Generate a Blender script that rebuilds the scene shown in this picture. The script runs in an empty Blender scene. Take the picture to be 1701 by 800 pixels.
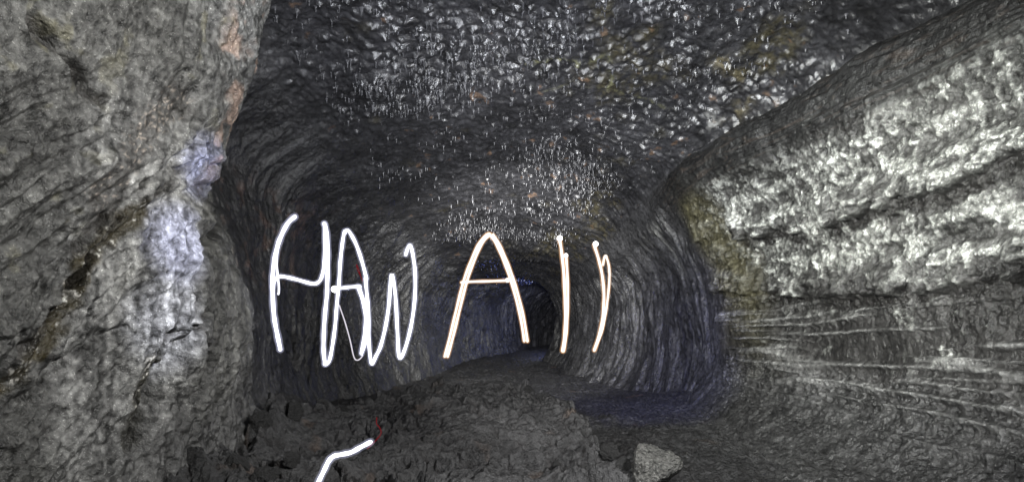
import bpy, math, random
import numpy as np
from mathutils import Vector
C = bpy.data.collections.new("cave"); bpy.context.scene.collection.children.link(C)
scn = bpy.context.scene
R = math.radians
random.seed(7); rng = np.random.default_rng(7)
F = 900.0; CX, HY = 850.5, 520.0        # focal length in px, principal column, horizon row

# ------------------------------------------------------------------ camera
cam = bpy.data.objects.new("camera", bpy.data.cameras.new("camera")); C.objects.link(cam)
cam.location = (0, 0, 0); cam.rotation_euler = (R(90), 0, 0)
cam.data.sensor_width = 36; cam.data.lens = 36*F/1701; cam.data.shift_y = (HY-400)/1701
cam.data.clip_start = .05; cam.data.clip_end = 300
scn.camera = cam
# ------------------------------------------------------------------ world (deep underground: next to nothing)
w = bpy.data.worlds.new("World"); scn.world = w; w.use_nodes = True
nt = w.node_tree; bg = nt.nodes["Background"]
sky = nt.nodes.new("ShaderNodeTexSky"); sky.sky_type = 'NISHITA'; sky.sun_disc = False
sky.sun_elevation = R(40); sky.sun_rotation = R(180)
nt.links.new(sky.outputs[0], bg.inputs[0]); bg.inputs[1].default_value = .05
# ------------------------------------------------------------------ exposure
scn.view_settings.view_transform = 'Standard'; scn.view_settings.look = 'None'
scn.view_settings.exposure = 0; scn.view_settings.gamma = 1
scn.cycles.use_denoising = True; scn.cycles.denoising_prefilter = 'ACCURATE'
scn.cycles.max_bounces = 5; scn.cycles.diffuse_bounces = 3; scn.cycles.glossy_bounces = 2
scn.cycles.sample_clamp_indirect = 4; scn.cycles.caustics_reflective = False; scn.cycles.caustics_refractive = False

# ------------------------------------------------------------------ hand torches that lit the cave, and an added far fill
def spot(name, loc, to, power, cone, blend=1, col=(1, 1, 1), rad=.03):
    l = bpy.data.lights.new(name, 'SPOT'); l.energy = power; l.spot_size = R(cone); l.spot_blend = blend
    l.color = col; l.shadow_soft_size = rad
    o = bpy.data.objects.new(name, l); C.objects.link(o); o.location = loc
    o.rotation_euler = (Vector(to)-Vector(loc)).to_track_quat('-Z', 'Y').to_euler(); return o
def point(name, loc, power, col=(1, 1, 1), rad=.05):
    l = bpy.data.lights.new(name, 'POINT'); l.energy = power; l.color = col; l.shadow_soft_size = rad
    o = bpy.data.objects.new(name, l); C.objects.link(o); o.location = loc; return o
spot("torch_on_right_wall", (-1.0, 2.4, 1.1), (3.0, 5.4, .9), 2100, 74, 1, (.98, 1, .95))
spot("torch_on_right_wall", (-.6, -.5, .4), (3.2, 4.2, -.5), 700, 75, 1, (.98, .99, 1))
spot("torch_on_left_wall", (1.5, 1.6, 2.0), (-2.6, 3.6, .6), 820, 85, 1, (1, .99, .96), .02)
spot("torch_on_ceiling", (.3, 1.4, .2), (.3, 6.2, 3.2), 1750, 88, 1, (.90, .93, 1), .05)
spot("torch_on_ceiling", (.0, 4.6, .0), (.2, 9.6, 2.6), 480, 95, 1, (.97, .98, 1), .05)
spot("torch_on_passage", (.2, 1.2, .5), (.4, 12, .5), 2600, 52, 1, (1, .99, .97))
spot("torch_down_passage", (.0, 6.5, .8), (-.1, 17, .5), 2600, 80, 1, (1, .99, .97))
spot("torch_on_floor", (1.3, 2.4, .3), (-.6, 6.0, -1.7), 600, 85, 1, (1, .99, .98), .02)
spot("torch_on_floor", (.2, .2, 1.2), (1.8, 5.2, -1.6), 600, 62, 1, (1, .99, .98), .02)
spot("cool_torch", (-.3, 3.0, 1.0), (-2.5, 4.02, .50), 420, 17, 1, (.62, .66, 1))
spot("cool_torch", (-.6, 3.2, .8), (-2.4, 4.25, 1.15), 300, 17, 1, (.50, .55, 1))
spot("cool_torch", (-.3, 3.0, 1.0), (-2.5, 3.98, -.05), 380, 17, 1, (.82, .85, 1))
spot("blue_torch", (.9, 5.2, 1.4), (2.3, 9.2, -.8), 520, 56, 1, (.16, .19, 1))
point("blue_glow", (2.4, 19.9, -.5), 45, (.10, .18, 1), .2)
point("far_fill", (2.4, 19.9, .3), 45, (.9, .93, 1), .2)  # unseen white fill added behind the bend to brighten the far walls
for l_ in bpy.data.lights:
    if l_.type == 'POINT': l_.specular_factor = 0

# ------------------------------------------------------------------ helpers
def tag(o, label=None, cat=None, group=None, kind=None):
    for k, v in (("label", label), ("category", cat), ("group", group), ("kind", kind)):
        if v: o[k] = v
    return o
def link(name, me, mat=None, parent=None, smooth=True):
    if mat: me.materials.append(mat)
    if smooth: me.polygons.foreach_set("use_smooth", np.ones(len(me.polygons), bool))
    o = bpy.data.objects.new(name, me); C.objects.link(o)
    if parent: o.parent = parent
    return o
def grid_mesh(name, P, flip=False):
    n, m = P.shape[:2]
    idx = np.arange(n*m, dtype=np.int32).reshape(n, m)
    q = np.stack([idx[:-1, :-1], idx[1:, :-1], idx[1:, 1:], idx[:-1, 1:]], -1)
    if flip: q = q[..., ::-1]
    q = np.ascontiguousarray(q.reshape(-1, 4)); nf = len(q)
    me = bpy.data.meshes.new(name)
    me.vertices.add(n*m); me.vertices.foreach_set("co", np.ascontiguousarray(P, np.float32).ravel())
    me.loops.add(nf*4); me.loops.foreach_set("vertex_index", q.ravel())
    me.polygons.add(nf); me.polygons.foreach_set("loop_start", np.arange(0, nf*4, 4, dtype=np.int32))
    me.update(calc_edges=True); return me
def col_attr(me, name, arr):
    a = me.attributes.new(name, 'FLOAT_COLOR', 'POINT')
    c = np.ones((len(me.vertices), 4), np.float32); c[:, :3] = arr.reshape(-1, 3); a.data.foreach_set("color", c.ravel())
def val_attr(me, name, arr):
    a = me.attributes.new(name, 'FLOAT', 'POINT'); a.data.foreach_set("value", np.ascontiguousarray(arr, np.float32).ravel())

# noise --------------------------------------------------------------
perm = rng.permutation(256).astype(np.int32); perm = np.concatenate([perm, perm])
g3 = rng.normal(size=(256, 3)).astype(np.float32); g3 /= np.linalg.norm(g3, axis=1, keepdims=True)
def perlin(x, y, z):
    x = np.asarray(x, np.float32); y = np.asarray(y, np.float32); z = np.asarray(z, np.float32)
    x, y, z = np.broadcast_arrays(x, y, z)
    xi = np.floor(x); yi = np.floor(y); zi = np.floor(z)
    fx, fy, fz = x-xi, y-yi, z-zi
    xi = xi.astype(np.int32) & 255; yi = yi.astype(np.int32) & 255; zi = zi.astype(np.int32) & 255
    u = fx*fx*fx*(fx*(fx*6-15)+10); v = fy*fy*fy*(fy*(fy*6-15)+10); t = fz*fz*fz*(fz*(fz*6-15)+10)
    def g(i, j, k):
        h = perm[(perm[(perm[(xi+i) & 255]+yi+j) & 255]+zi+k) & 255]
        return g3[h, 0]*(fx-i)+g3[h, 1]*(fy-j)+g3[h, 2]*(fz-k)
    a = g(0, 0, 0); a += u*(g(1, 0, 0)-a)
    b = g(0, 1, 0); b += u*(g(1, 1, 0)-b); a += v*(b-a)
    c = g(0, 0, 1); c += u*(g(1, 0, 1)-c)
    d = g(0, 1, 1); d += u*(g(1, 1, 1)-d); c += v*(d-c)
    return (a+t*(c-a))*1.6
def fbm(x, y, z, o=3, gain=.5):
    s = 0; a = 1
    for i in range(o):
        s = s+a*perlin(x+i*17.3, y+i*9.1, z+i*5.7); x = x*2.03; y = y*2.03; z = z*2.03; a *= gain
    return s
def ridge(x, y, z, o=3, gain=.5):
    s = 0; a = 1; n = 0
    for i in range(o):
        s = s+a*(1-np.abs(perlin(x+i*11.3, y+i*7.1, z+i*3.7))*2); n += a; x = x*2.1; y = y*2.1; z = z*2.1; a *= gain
    return s/n
def worley(x, y, seed=0):
    xi = np.floor(x).astype(np.int32); yi = np.floor(y).astype(np.int32)
    f1 = np.full(x.shape, 9, np.float32); f2 = f1.copy(); cid = np.zeros(x.shape, np.float32)
    r1 = rng2[(seed*2) % 8]; r2 = rng2[(seed*2+1) % 8]; r3 = rng2[(seed+3) % 8]
    for i in (-1, 0, 1):
        for j in (-1, 0, 1):
            h = perm[(perm[(xi+i) & 255]+yi+j) & 255]
            d = np.hypot(xi+i+r1[h]-x, yi+j+r2[h]-y).astype(np.float32)
            near = d < f1
            f2 = np.where(near, f1, np.minimum(f2, d)); cid = np.where(near, r3[h], cid); f1 = np.where(near, d, f1)
    return f1, f2, cid
rng2 = rng.random((8, 256)).astype(np.float32)
def sstep(a, b, x):
    t = np.clip((x-a)/(b-a), 0, 1); return t*t*(3-2*t)
def band(x, a, b, w): return sstep(a-w, a+w, x)*(1-sstep(b-w, b+w, x))
def mix(a, b, t): return a+(b-a)*t[..., None]
def rgb(*c): return np.array(c, np.float32)

# ------------------------------------------------------------------ tube sections: (D, 17 x (X,Z)); camera at the origin, floor near Z=-1.5
S = [
 (-6.0, [(-2.6,-2.2),(-3.0,-1.0),(-3.1,0),(-3.0,1.2),(-2.6,2.2),(-2.0,3.0),(-1.2,3.4),(0.2,3.7),(1.6,3.6),(2.9,3.2),(3.5,2.7),(3.3,2.25),(3.15,2.0),(3.3,1.2),(3.5,0),(3.3,-1.0),(2.6,-2.2)]),
 (0.0, [(-2.5,-2.2),(-3.0,-1.0),(-3.2,0),(-3.0,1.2),(-2.7,2.2),(-2.1,3.0),(-1.2,3.5),(0.2,3.8),(1.6,3.7),(3.1,3.3),(3.9,2.8),(3.7,2.35),(3.55,2.05),(3.6,1.2),(3.75,0),(3.05,-1.05),(1.9,-1.8)]),
 (2.6, [(-2.4,-2.2),(-2.85,-1.0),(-3.0,0),(-2.75,1.2),(-2.5,2.2),(-2.1,3.0),(-1.2,3.6),(0.2,3.8),(1.6,3.75),(3.1,3.4),(3.9,2.85),(3.62,2.35),(3.42,2.0),(3.45,1.2),(3.5,0),(3.05,-1.05),(1.9,-1.8)]),
 (3.4, [(-2.35,-2.2),(-2.75,-1.0),(-2.75,0),(-2.62,1.2),(-2.38,2.2),(-2.05,3.0),(-1.2,3.6),(0.2,3.75),(1.6,3.7),(3.1,3.4),(3.9,2.8),(3.5,2.33),(3.3,2.0),(3.34,1.2),(3.42,0),(3.05,-1.05),(1.9,-1.8)]),
 (4.1, [(-2.3,-2.2),(-2.6,-1.0),(-2.45,0),(-2.42,1.2),(-2.15,2.2),(-1.95,3.0),(-1.2,3.55),(0.2,3.65),(1.6,3.6),(3.1,3.3),(3.9,2.75),(3.4,2.3),(3.2,1.98),(3.25,1.2),(3.4,0),(3.1,-1.05),(2.0,-1.8)]),
 (4.4, [(-2.3,-2.2),(-2.58,-1.0),(-2.47,0),(-2.56,1.15),(-2.22,2.05),(-1.95,3.0),(-1.25,3.5),(0.2,3.6),(1.6,3.55),(3.1,3.25),(3.9,2.7),(3.33,2.32),(3.14,1.97),(3.22,1.2),(3.4,0),(3.1,-1.05),(2.0,-1.8)]),
 (4.85, [(-2.3,-2.2),(-2.6,-1.0),(-2.5,-.1),(-2.84,1.15),(-2.6,2.1),(-2.45,3.0),(-1.4,3.42),(0.2,3.47),(1.6,3.45),(3.1,3.2),(3.85,2.65),(3.22,2.32),(3.02,1.96),(3.18,1.2),(3.4,0),(3.1,-1.05),(2.0,-1.8)]),
 (5.4, [(-2.4,-2.2),(-2.74,-1.0),(-2.7,-.1),(-3.1,1.1),(-3.35,2.0),(-2.9,3.0),(-1.5,3.35),(0.2,3.38),(1.6,3.35),(3.1,3.1),(3.8,2.6),(3.1,2.3),(2.9,1.96),(3.15,1.2),(3.4,0),(3.2,-1.05),(2.2,-1.8)]),
 (6.4, [(-2.7,-2.2),(-3.0,-1.0),(-3.0,0),(-3.4,1.2),(-3.5,2.0),(-2.8,2.75),(-1.5,3.05),(0.2,3.1),(1.6,3.08),(2.9,2.9),(3.4,2.5),(2.85,2.22),(2.68,1.97),(3.05,1.2),(3.3,0),(3.2,-1.05),(2.2,-1.8)]),
 (8.0, [(-3.0,-2.2),(-3.3,-1.0),(-3.35,0),(-3.45,1.0),(-3.3,1.7),(-2.6,2.3),(-1.4,2.6),(0.0,2.7),(1.2,2.65),(2.1,2.5),(2.5,2.3),(2.5,2.12),(2.47,1.9),(2.85,1.15),(3.1,0),(3.05,-1.05),(2.1,-1.85)]),
 (9.2, [(-3.1,-2.2),(-3.45,-1.0),(-3.5,0),(-3.5,.9),(-3.2,1.5),(-2.5,2.0),(-1.4,2.3),(-.1,2.42),(1.0,2.4),(1.8,2.25),(2.15,2.1),(2.35,1.9),(2.5,1.6),(2.9,1.0),(3.12,0),(3.1,-1.0),(2.7,-2.2)]),
 (11.0, [(-2.6,-2.2),(-3.05,-1.0),(-3.25,0),(-3.1,.8),(-2.7,1.3),(-2.1,1.72),(-1.25,1.95),(-.25,2.05),(.75,1.98),(1.35,1.85),(1.8,1.65),(2.05,1.45),(2.25,1.15),(2.6,.65),(2.72,0),(2.6,-1.0),(2.0,-2.2)]),
 (13.8, [(-1.7,-2.2),(-2.15,-1.1),(-2.38,-.2),(-2.28,.45),(-1.98,.9),(-1.5,1.22),(-.95,1.42),(-.3,1.52),(.35,1.5),(.85,1.38),(1.25,1.2),(1.55,1.0),(1.75,.7),(1.92,.35),(1.98,-.15),(1.8,-1.0),(1.2,-2.2)]),
 (15.2, [(-1.5,-2.2),(-1.9,-1.1),(-2.1,-.25),(-2.0,.4),(-1.7,.8),(-1.25,1.1),(-.75,1.3),(-.2,1.4),(.35,1.38),(.75,1.28),(1.1,1.12),(1.4,.92),(1.6,.66),(1.75,.32),(1.8,-.2),(1.6,-1.0),(1.0,-2.2)]),
 (17.0, [(-1.0,-2.2),(-1.35,-1.2),(-1.5,-.3),(-1.4,.3),(-1.15,.7),(-.8,.98),(-.4,1.12),(-.05,1.18),(.3,1.16),(.6,1.06),(.85,.94),(1.05,.78),(1.22,.56),(1.36,.3),(1.42,-.3),(1.2,-1.0),(.6,-2.2)]),
 (19.0, [(-.4,-2.2),(-.75,-1.2),(-.9,-.3),(-.8,.3),(-.5,.65),(-.1,.9),(.3,1.08),(.8,1.2),(1.3,1.25),(1.8,1.2),(2.3,1.1),(2.7,.95),(2.9,.7),(3.1,.3),(3.2,-.3),(3.1,-1.0),(2.7,-2.2)]),
 (21.5, [(.5,-2.2),(.2,-1.2),(.1,-.3),(.2,.3),(.4,.7),(.7,1.0),(.9,1.3),(1.8,1.45),(2.8,1.5),(3.7,1.4),(4.6,1.2),(5.1,1.0),(5.3,.7),(5.5,.3),(5.6,-.3),(5.5,-1.0),(5.1,-2.2)]),
 (24.0, [(.9,-2.2),(.8,-1.2),(.85,-.3),(1.1,.3),(1.5,.7),(2.1,1.0),(2.9,1.3),(3.8,1.45),(4.8,1.5),(6.0,1.4),(7.0,1.2),(7.6,1.0),(7.8,.7),(8.0,.3),(8.1,-.3),(8.0,-1.0),(7.6,-2.2)]),
 (32.0, [(8.0,-2.2),(7.8,-1.2),(7.8,-.3),(8.0,.3),(8.4,.8),(9.2,1.2),(10.2,1.4),(11.4,1.5),(12.6,1.5),(14.0,1.4),(15.,1.2),(16.,1.0),(16.3,.7),(16.5,.3),(16.6,-.3),(16.5,-1.0),(16.,-2.2)]),
]
SD = np.array([s[0] for s in S]); SP = np.array([s[1] for s in S], float)
def pchip(xk, yk, x):
    h = np.diff(xk); d = np.diff(yk, axis=0)/h.reshape(-1, *([1]*(yk.ndim-1)))
    m = np.zeros_like(yk); m[0] = d[0]; m[-1] = d[-1]
    for i in range(1, len(xk)-1):
        w1 = 2*h[i]+h[i-1]; w2 = h[i]+2*h[i-1]
        with np.errstate(divide='ignore', invalid='ignore'):
            hm = (w1+w2)/(w1/d[i-1]+w2/d[i])
        m[i] = np.where(d[i-1]*d[i] > 0, hm, 0)
    i = np.clip(np.searchsorted(xk, x)-1, 0, len(xk)-2); t = ((x-xk[i])/h[i]).reshape(-1, *([1]*(yk.ndim-1)))
    hh = h[i].reshape(t.shape)
    return (2*t**3-3*t**2+1)*yk[i]+(t**3-2*t**2+t)*hh*m[i]+(-2*t**3+3*t**2)*yk[i+1]+(t**3-t**2)*hh*m[i+1]
NR, NCOL = 1250, 1350
Drow = np.concatenate([np.linspace(-5.5, 2.2, 60, endpoint=False), np.geomspace(2.2, 31.5, NR-60)])
ctrl = pchip(SD, SP, Drow)                                    # NR x 17 x 2
seg = np.linalg.norm(np.diff(pchip(SD, SP, np.array([4., 5.5, 8.])), axis=1), axis=2).mean(0)
kpos = np.concatenate([[0], np.cumsum(seg)])
scol = np.linspace(0, kpos[-1], NCOL); kcol = np.interp(scol, kpos, np.arange(17))
def catmull(ctrl, kk):
    i = np.clip(kk.astype(int), 0, ctrl.shape[1]-2); t = (kk-i)[None, :, None]
    g = lambda j: ctrl[:, np.clip(j, 0, ctrl.shape[1]-1)]
    p0, p1, p2, p3 = g(i-1), g(i), g(i+1), g(i+2)
    return .5*((2*p1)+(p2-p0)*t+(2*p0-5*p1+4*p2-p3)*t*t+(3*p1-p0-3*p2+p3)*t**3)
XZ = catmull(ctrl, kcol)
P = np.empty((NR, NCOL, 3), np.float32); P[..., 0] = XZ[..., 0]; P[..., 2] = XZ[..., 1]; P[..., 1] = Drow[:, None]
P0 = P.copy()
K = np.broadcast_to(kcol[None, :], (NR, NCOL)).astype(np.float32)
Sarc = np.zeros((NR, NCOL), np.float32); Sarc[:, 1:] = np.cumsum(np.linalg.norm(np.diff(P, axis=1), axis=2), axis=1)
_c7 = int(np.searchsorted(kcol, 7)); _c12 = int(np.searchsorted(kcol, 12)); _cr = int(np.searchsorted(kcol, 10.7))
_S = Sarc.copy(); Sarc[:, :_cr] = _S[:, :_cr]-_S[:, _c7:_c7+1]+20; Sarc[:, _cr:] = _S[:, _cr:]-_S[:, _c12:_c12+1]+30; del _S
D = P[..., 1]; X = P[..., 0]; Z = P[..., 2]
def normals(P):
    a = np.gradient(P, axis=1); b = np.gradient(P, axis=0)
    n = np.cross(a, b); n /= np.linalg.norm(n, axis=2, keepdims=True)+1e-9
    return n
N = normals(P)
c = np.stack([P[..., 0].mean(1), D[:, 0], P[..., 2].mean(1)], -1)
if (N*(c[:, None]-P)).sum() < 0: N = -N                        # inward

# seen surface points by pixel, for stains and cracks that lie on the rock
PXU = CX+X/np.maximum(D, .3)*F; PXV = HY-Z/np.maximum(D, .3)*F
def at(u, v, k0, k1, dmax=12):
    m = (K > k0) & (K < k1) & (D > 1.5) & (D < dmax)
    e = np.where(m, np.hypot(PXU-u, PXV-v)+D*.6, 1e9); i = np.unravel_index(np.argmin(e), e.shape); return P0[i]
def line_dist(pts, sub, T=True):
    """distance (m) of the grid points in sub to a 3D polyline, and the place along it"""
    best = np.full(D.shape, 9., np.float32); q = P0[sub]; bb = np.full(q.shape[:-1], 9., np.float32)
    for a, b in zip(pts[:-1], pts[1:]):
        ab = b-a; t = np.clip(((q-a)@ab)/(ab@ab), 0, 1); bb = np.minimum(bb, np.linalg.norm(q-(a+t[..., None]*ab), axis=-1))
    best[sub] = bb; return best

# ------------------------------------------------------------------ masks
wl = 1-sstep(4.6, 5.4, K)                                      # left wall
wr = sstep(11.6, 12.2, K)                                      # right wall under the lip
ce = sstep(4.7, 5.6, K)*(1-sstep(10.2, 11.0, K))
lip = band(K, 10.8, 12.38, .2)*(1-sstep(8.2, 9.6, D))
nearR = wr*(1-sstep(7.6, 8.8, D)); nearL = wl*(1-sstep(4.7, 5.6, D))
wx, wy, wz = (perlin(X*.7+a, D*.7, Z*.7) for a in (0, 31, 57))
# shared relief
disp = .10*fbm(X*.55, D*.55, Z*.55, 2)
disp += .030*fbm(X*2.2, D*2.2, Z*2.2, 3)
grit = fbm(X*11, D*11, Z*11, 3, .6); disp += .0075*grit*(1-.6*sstep(6, 8, D))
# drapery that runs down the walls (ring direction)
fold = sstep(4.4, 6, D)*(wl+wr)*(1-nearR)
lump_ = fbm(X*4, D*4, Z*4, 3, .65)
drap = ridge(Sarc*.45+wx*.5, D*2.6+wy*.55+.25*wz, 3.1+wz*0, 3, .55)
drap2 = fbm(Sarc*1.5+wx, D*14+wy*3, 1.7+wz*0, 2, .6)
drapm = np.clip(.55+1.3*perlin(D*.7+3, Sarc*.5, 2.2), .1, 1.6)
big = fbm(Sarc*.6+wx*2, D*1.1+wy*2, 6.4, 3, .55)
disp += fold*((.08*(drap-.5)+.012*drap2)*drapm+(.05*big+.012*lump_)*(1-.75*wr)+wr*(.13*(ridge(Sarc*.22+wx*.35, D*1.25+wy*.3+.12*Sarc, 4.2+wz*0, 2, .5)-.5)+.035*(ridge(Sarc*.35+wx*.3, D*4.6+wy*.5, 1.2+wz*0, 2, .5)-.5)))*np.clip(D/9, .6, 1.3)
# ceiling: drips and scallops that hang in rows
sx = Sarc*7.2+.7*wx*2+.35*perlin(X*5, D*5, Z*5); sy = D*9.0+.8*wy*2+.35*perlin(X*5+9, D*5, Z*5)
f1, f2, cid = worley(sx, sy, 0)
tooth = (np.clip(1-f1/.68, 0, 1)**1.9*1.5+.35*np.clip(1-f1, 0, 1))*(.35+cid)
f1b, f2b, cidb = worley(sx*2.3+7, sy*2.3, 1)
toothb = np.clip(1-f1b/.6, 0, 1)**1.5*cidb
rows = np.clip(.55+.9*perlin(Sarc*.35, D*1.3+wx*.7, 8.8+wx*0), .38, 1.2)
drips = ce*rows*(1-sstep(8.6, 9.6, K)*.75)*(1-.55*(1-sstep(5.4, 6.2, K)))
disp += drips*(.058*tooth+.018*toothb)
slant = ce*sstep(7.3, 8.3, K)*sstep(5.0, 7.0, D)
disp += slant*.05*(ridge(Sarc*.9+wx, D*4.2+wy-Sarc*1.2, 5.5+wz*0, 3, .6)-.5)
disp += ce*.02*fbm(Sarc*3+wx, D*3, 2.2+wz*0, 3, .6)
# lip of the bench
disp += lip*(.035*ridge(Sarc*16, D*.8+wx, 2+wz*0, 2)-.01)
# right near wall: plaster lumps, short hanging folds, long horizontal lines lower down
up = nearR*sstep(-.35, .25, Z+.12*wx)
lump = ridge(Sarc*4.5+wx*1.2+D*1.5, D*6.5+wy*1.2, 1.1+wz*2, 3, .65)
lumpf = fbm(X*7+wx, D*9+wy, Z*6, 4, .7)
micro = ridge(X*12, D*11, Z*19, 3, .7)
f1r, f2r, cidr = worley(Sarc*6.5+wx*2+.5*lumpf, D*8.5+wy*2+.5*lumpf, 2)
lh = fbm(Z*7+wz, D*2.2+wy, 2.7+wx*0, 3, .6)
plaster = .45*lumpf+.5*lh+.12*(.5-f1r)+.35*(lump-.6)+.40*(micro-.6)
disp += up*(1-lip)*.056*plaster+up*.045*fbm(X*1.8, D*1.8, Z*1.8, 2)
hor = perlin(Sarc*.5, D*.12, 7.7+wz*0)
lineK = ridge(Z*6.5+.25*wx+.35*D+.06*lumpf, D*.3, 9.9+wz*0, 3, .55)
low = nearR*band(Z+.1*wx-.02*D, -1.15, .0, .2)
disp += low*(.10*np.clip(lineK-.5, 0, 1)*sstep(-.25, .15, hor+.2)*1.2+.010*lumpf)
ripple = nearR*(1-sstep(-.75, -.45, Z+.15*wx))
disp += ripple*(.032*(micro-.5)+.016*lumpf)
# ledge rows with little hanging teeth on the right wall
ledge_shade = np.zeros(D.shape, np.float32)
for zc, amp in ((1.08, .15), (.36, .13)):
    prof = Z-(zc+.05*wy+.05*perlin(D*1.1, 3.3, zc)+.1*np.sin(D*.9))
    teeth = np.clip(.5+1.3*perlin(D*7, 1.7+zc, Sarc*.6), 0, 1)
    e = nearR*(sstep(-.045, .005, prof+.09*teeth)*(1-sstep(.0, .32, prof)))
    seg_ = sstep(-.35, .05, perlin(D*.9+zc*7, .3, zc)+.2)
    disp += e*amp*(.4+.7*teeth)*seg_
    ledge_shade = np.maximum(ledge_shade, nearR*seg_*band(prof+.09*teeth, -.15, -.02, .015))
# left near wall: rounded grain, diagonal cracks and folds
gl = fbm(X*5+wx, D*5, Z*5, 4, .6)
disp += nearL*(.014*gl+.014*(ridge(X*9, D*9, Z*9, 3, .7)-.5))
f1l, f2l, _ = worley((Z-D)*1.6+.8*wx, (Z+D)*.55+.8*wy, 3)
def crack(px, k0, k1, width, depth, wob=.04, dmax=7):
    global disp
    pts = [at(u, v, k0, k1, dmax) for u, v in px]
    sub = (K > k0-.8) & (K < k1+.8) & (D > 1.5) & (D < dmax+1)
    d = line_dist(pts, sub)+wob*perlin(X*6, D*6, Z*6)+wob*.5*perlin(X*17, D*17, Z*17)
    d = np.abs(d) if wob < 0 else np.clip(d, 0, None)
    disp -= depth*np.exp(-(d/width)**2)
    return d
L0, L1 = .3, 5.2
d1 = crack([(0, 610), (70, 520), (140, 430), (200, 350), (270, 310), (330, 240)], L0, L1, .018, .07)
d1b = crack([(-5, 700), (90, 610), (150, 560), (210, 545)], L0, L1, .02, .05)
d2 = crack([(30, 30), (60, 75), (100, 110), (125, 150), (150, 165)], L0, L1, .025, .06)
d3 = crack([(225, 720), (230, 660), (262, 600), (275, 555), (330, 540)], L0, L1, .02, .08)
d4 = crack([(285, 690), (300, 640), (330, 600), (328, 540), (345, 500), (340, 430)], L0, L1, .025, .07)
d5 = crack([(120, 420), (170, 360), (215, 320), (232, 300)], L0, L1, .02, .05)
d6 = crack([(240, 190), (262, 165), (300, 120)], L0, L1, .02, .03)
_sp = [at(u, v, L0, L1, 7) for u, v in [(0, 625), (45, 580), (95, 500), (130, 440), (165, 400), (230, 340), (290, 300), (335, 270)]]
_o = np.argsort([p[1] for p in _sp]); Lz = np.interp(D, [_sp[i][1] for i in _o], [_sp[i][2] for i in _o])
side = Z-Lz+.07*wx+.05*perlin(X*5, D*5, Z*5)
disp += nearL*(.09*sstep(-.05, .06, side)-.02*np.exp(-((side+.03)/.04)**2))
for off, am in ((-.16, .045), (-.34, .05), (.22, .045), (-.55, .03)):
    q_ = side+off*-1+.08*perlin(D*2, Z*.5, off*9); disp += nearL*am*(sstep(-.015, .02, q_)-sstep(.02, .25, q_))*np.clip(.5+perlin(D*1.5, off*5, 1.1), 0, 1)
# rim folds that run parallel with the bulge edge
edge_pts = [at(u, v, 2.4, 5.3, 5.2) for u, v in [(408, 0), (392, 90), (378, 180), (360, 250), (338, 295)]]
sub = (K > 2) & (K < 6) & (D > 2.5) & (D < 6)
de = line_dist(edge_pts, sub)
disp += nearL*np.exp(-(de/.5)**2)*.07*(ridge(de*4+.5*wx, Z*.7, D*.3, 3, .6)-.5)
_dg = .5+.5*sstep(-.3, .3, perlin(D*.8, Z*.8, 6.1)); acr = (Z-1.05*D)*.69+.10*wx+.05*perlin(X*3, D*3, Z*3); alo = (Z+D)*.7
diag = nearL*(1-sstep(1.0, 2.0, Z+.2*wx))*(1-sstep(3.6, 4.2, D))
flowA = ridge(acr*2.6, alo*.45, 3.3+wz*0, 4, .6); flowB = ridge(acr*9, alo*1.1, 5.1+wz*0, 3, .6)
disp += diag*(.15*(flowA-.5)+.028*(flowB-.5))*_dg
# pillar striation below the waist
pil = wl*band(D, 3.7, 6.2, .3)*(1-sstep(3.0, 3.6, K))
disp += pil*(.075*(ridge(D*2.6+wx*.5-Z*.5, Z*.5, 2.2+wz*0, 3, .6)-.5)+.045*fbm(X*2.3, D*2.3, Z*1.3, 3)+.03*(ridge(D*9+wx*.8-Z*1.2, Z*1.2, 2.2+wz*0, 3, .6)-.5)+.012*gl)
# scratched lines near the foot of the left wall
disp += wl*(1-sstep(7, 8, D))*band(Z+.06*D, -1.05, -.45, .12)*.03*np.clip(ridge(Sarc*6+wx*.4, D*.5, 4.4+wz*0, 2)-.6, 0, 1)
d7 = crack([(338, 320), (342, 370), (328, 410), (322, 460), (326, 520), (298, 570), (262, 615), (236, 680), (222, 740)], L0, L1, .05, .11, .03)
crack([(0, 560), (60, 470), (110, 410), (180, 345), (250, 290)], L0, L1, .018, .05)
crack([(60, 640), (110, 560), (190, 480), (240, 400), (262, 350)], L0, L1, .02, .05)
crack([(400, 60), (385, 150), (366, 215), (340, 262), (300, 300)], 2.4, L1, .025, .05, .02, 5.3)
crack([(372, 0), (366, 80), (352, 160), (322, 225), (280, 280)], 2.4, L1, .03, .06, .02, 5.3)
crack([(345, 0), (338, 60), (322, 130), (290, 190)], 2.4, L1, .03, .05, .03, 5.3)
crack([(300, 0), (290, 50), (292, 110), (265, 160)], 2.4, L1, .03, .04, .03, 5.3)
Pd = P+N*disp[..., None]
N2 = normals(Pd); N2 *= np.sign((N2*N).sum(-1, keepdims=True))

# ------------------------------------------------------------------ rock colours (surface colours, with shade painted under the ledges)
mott = fbm(X*1.3, D*1.3, Z*1.3, 3, .6); mo2 = fbm(X*4+3, D*4, Z*4, 3, .6)
fine = fbm(X*23, D*23, Z*23, 2, .7)
basalt = rgb(.045, .045, .047)
col = np.broadcast_to(basalt, P.shape).copy(); col *= (1+.35*mott+.3*mo2)[..., None]
coat = np.full(D.shape, .5, np.float32)
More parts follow.
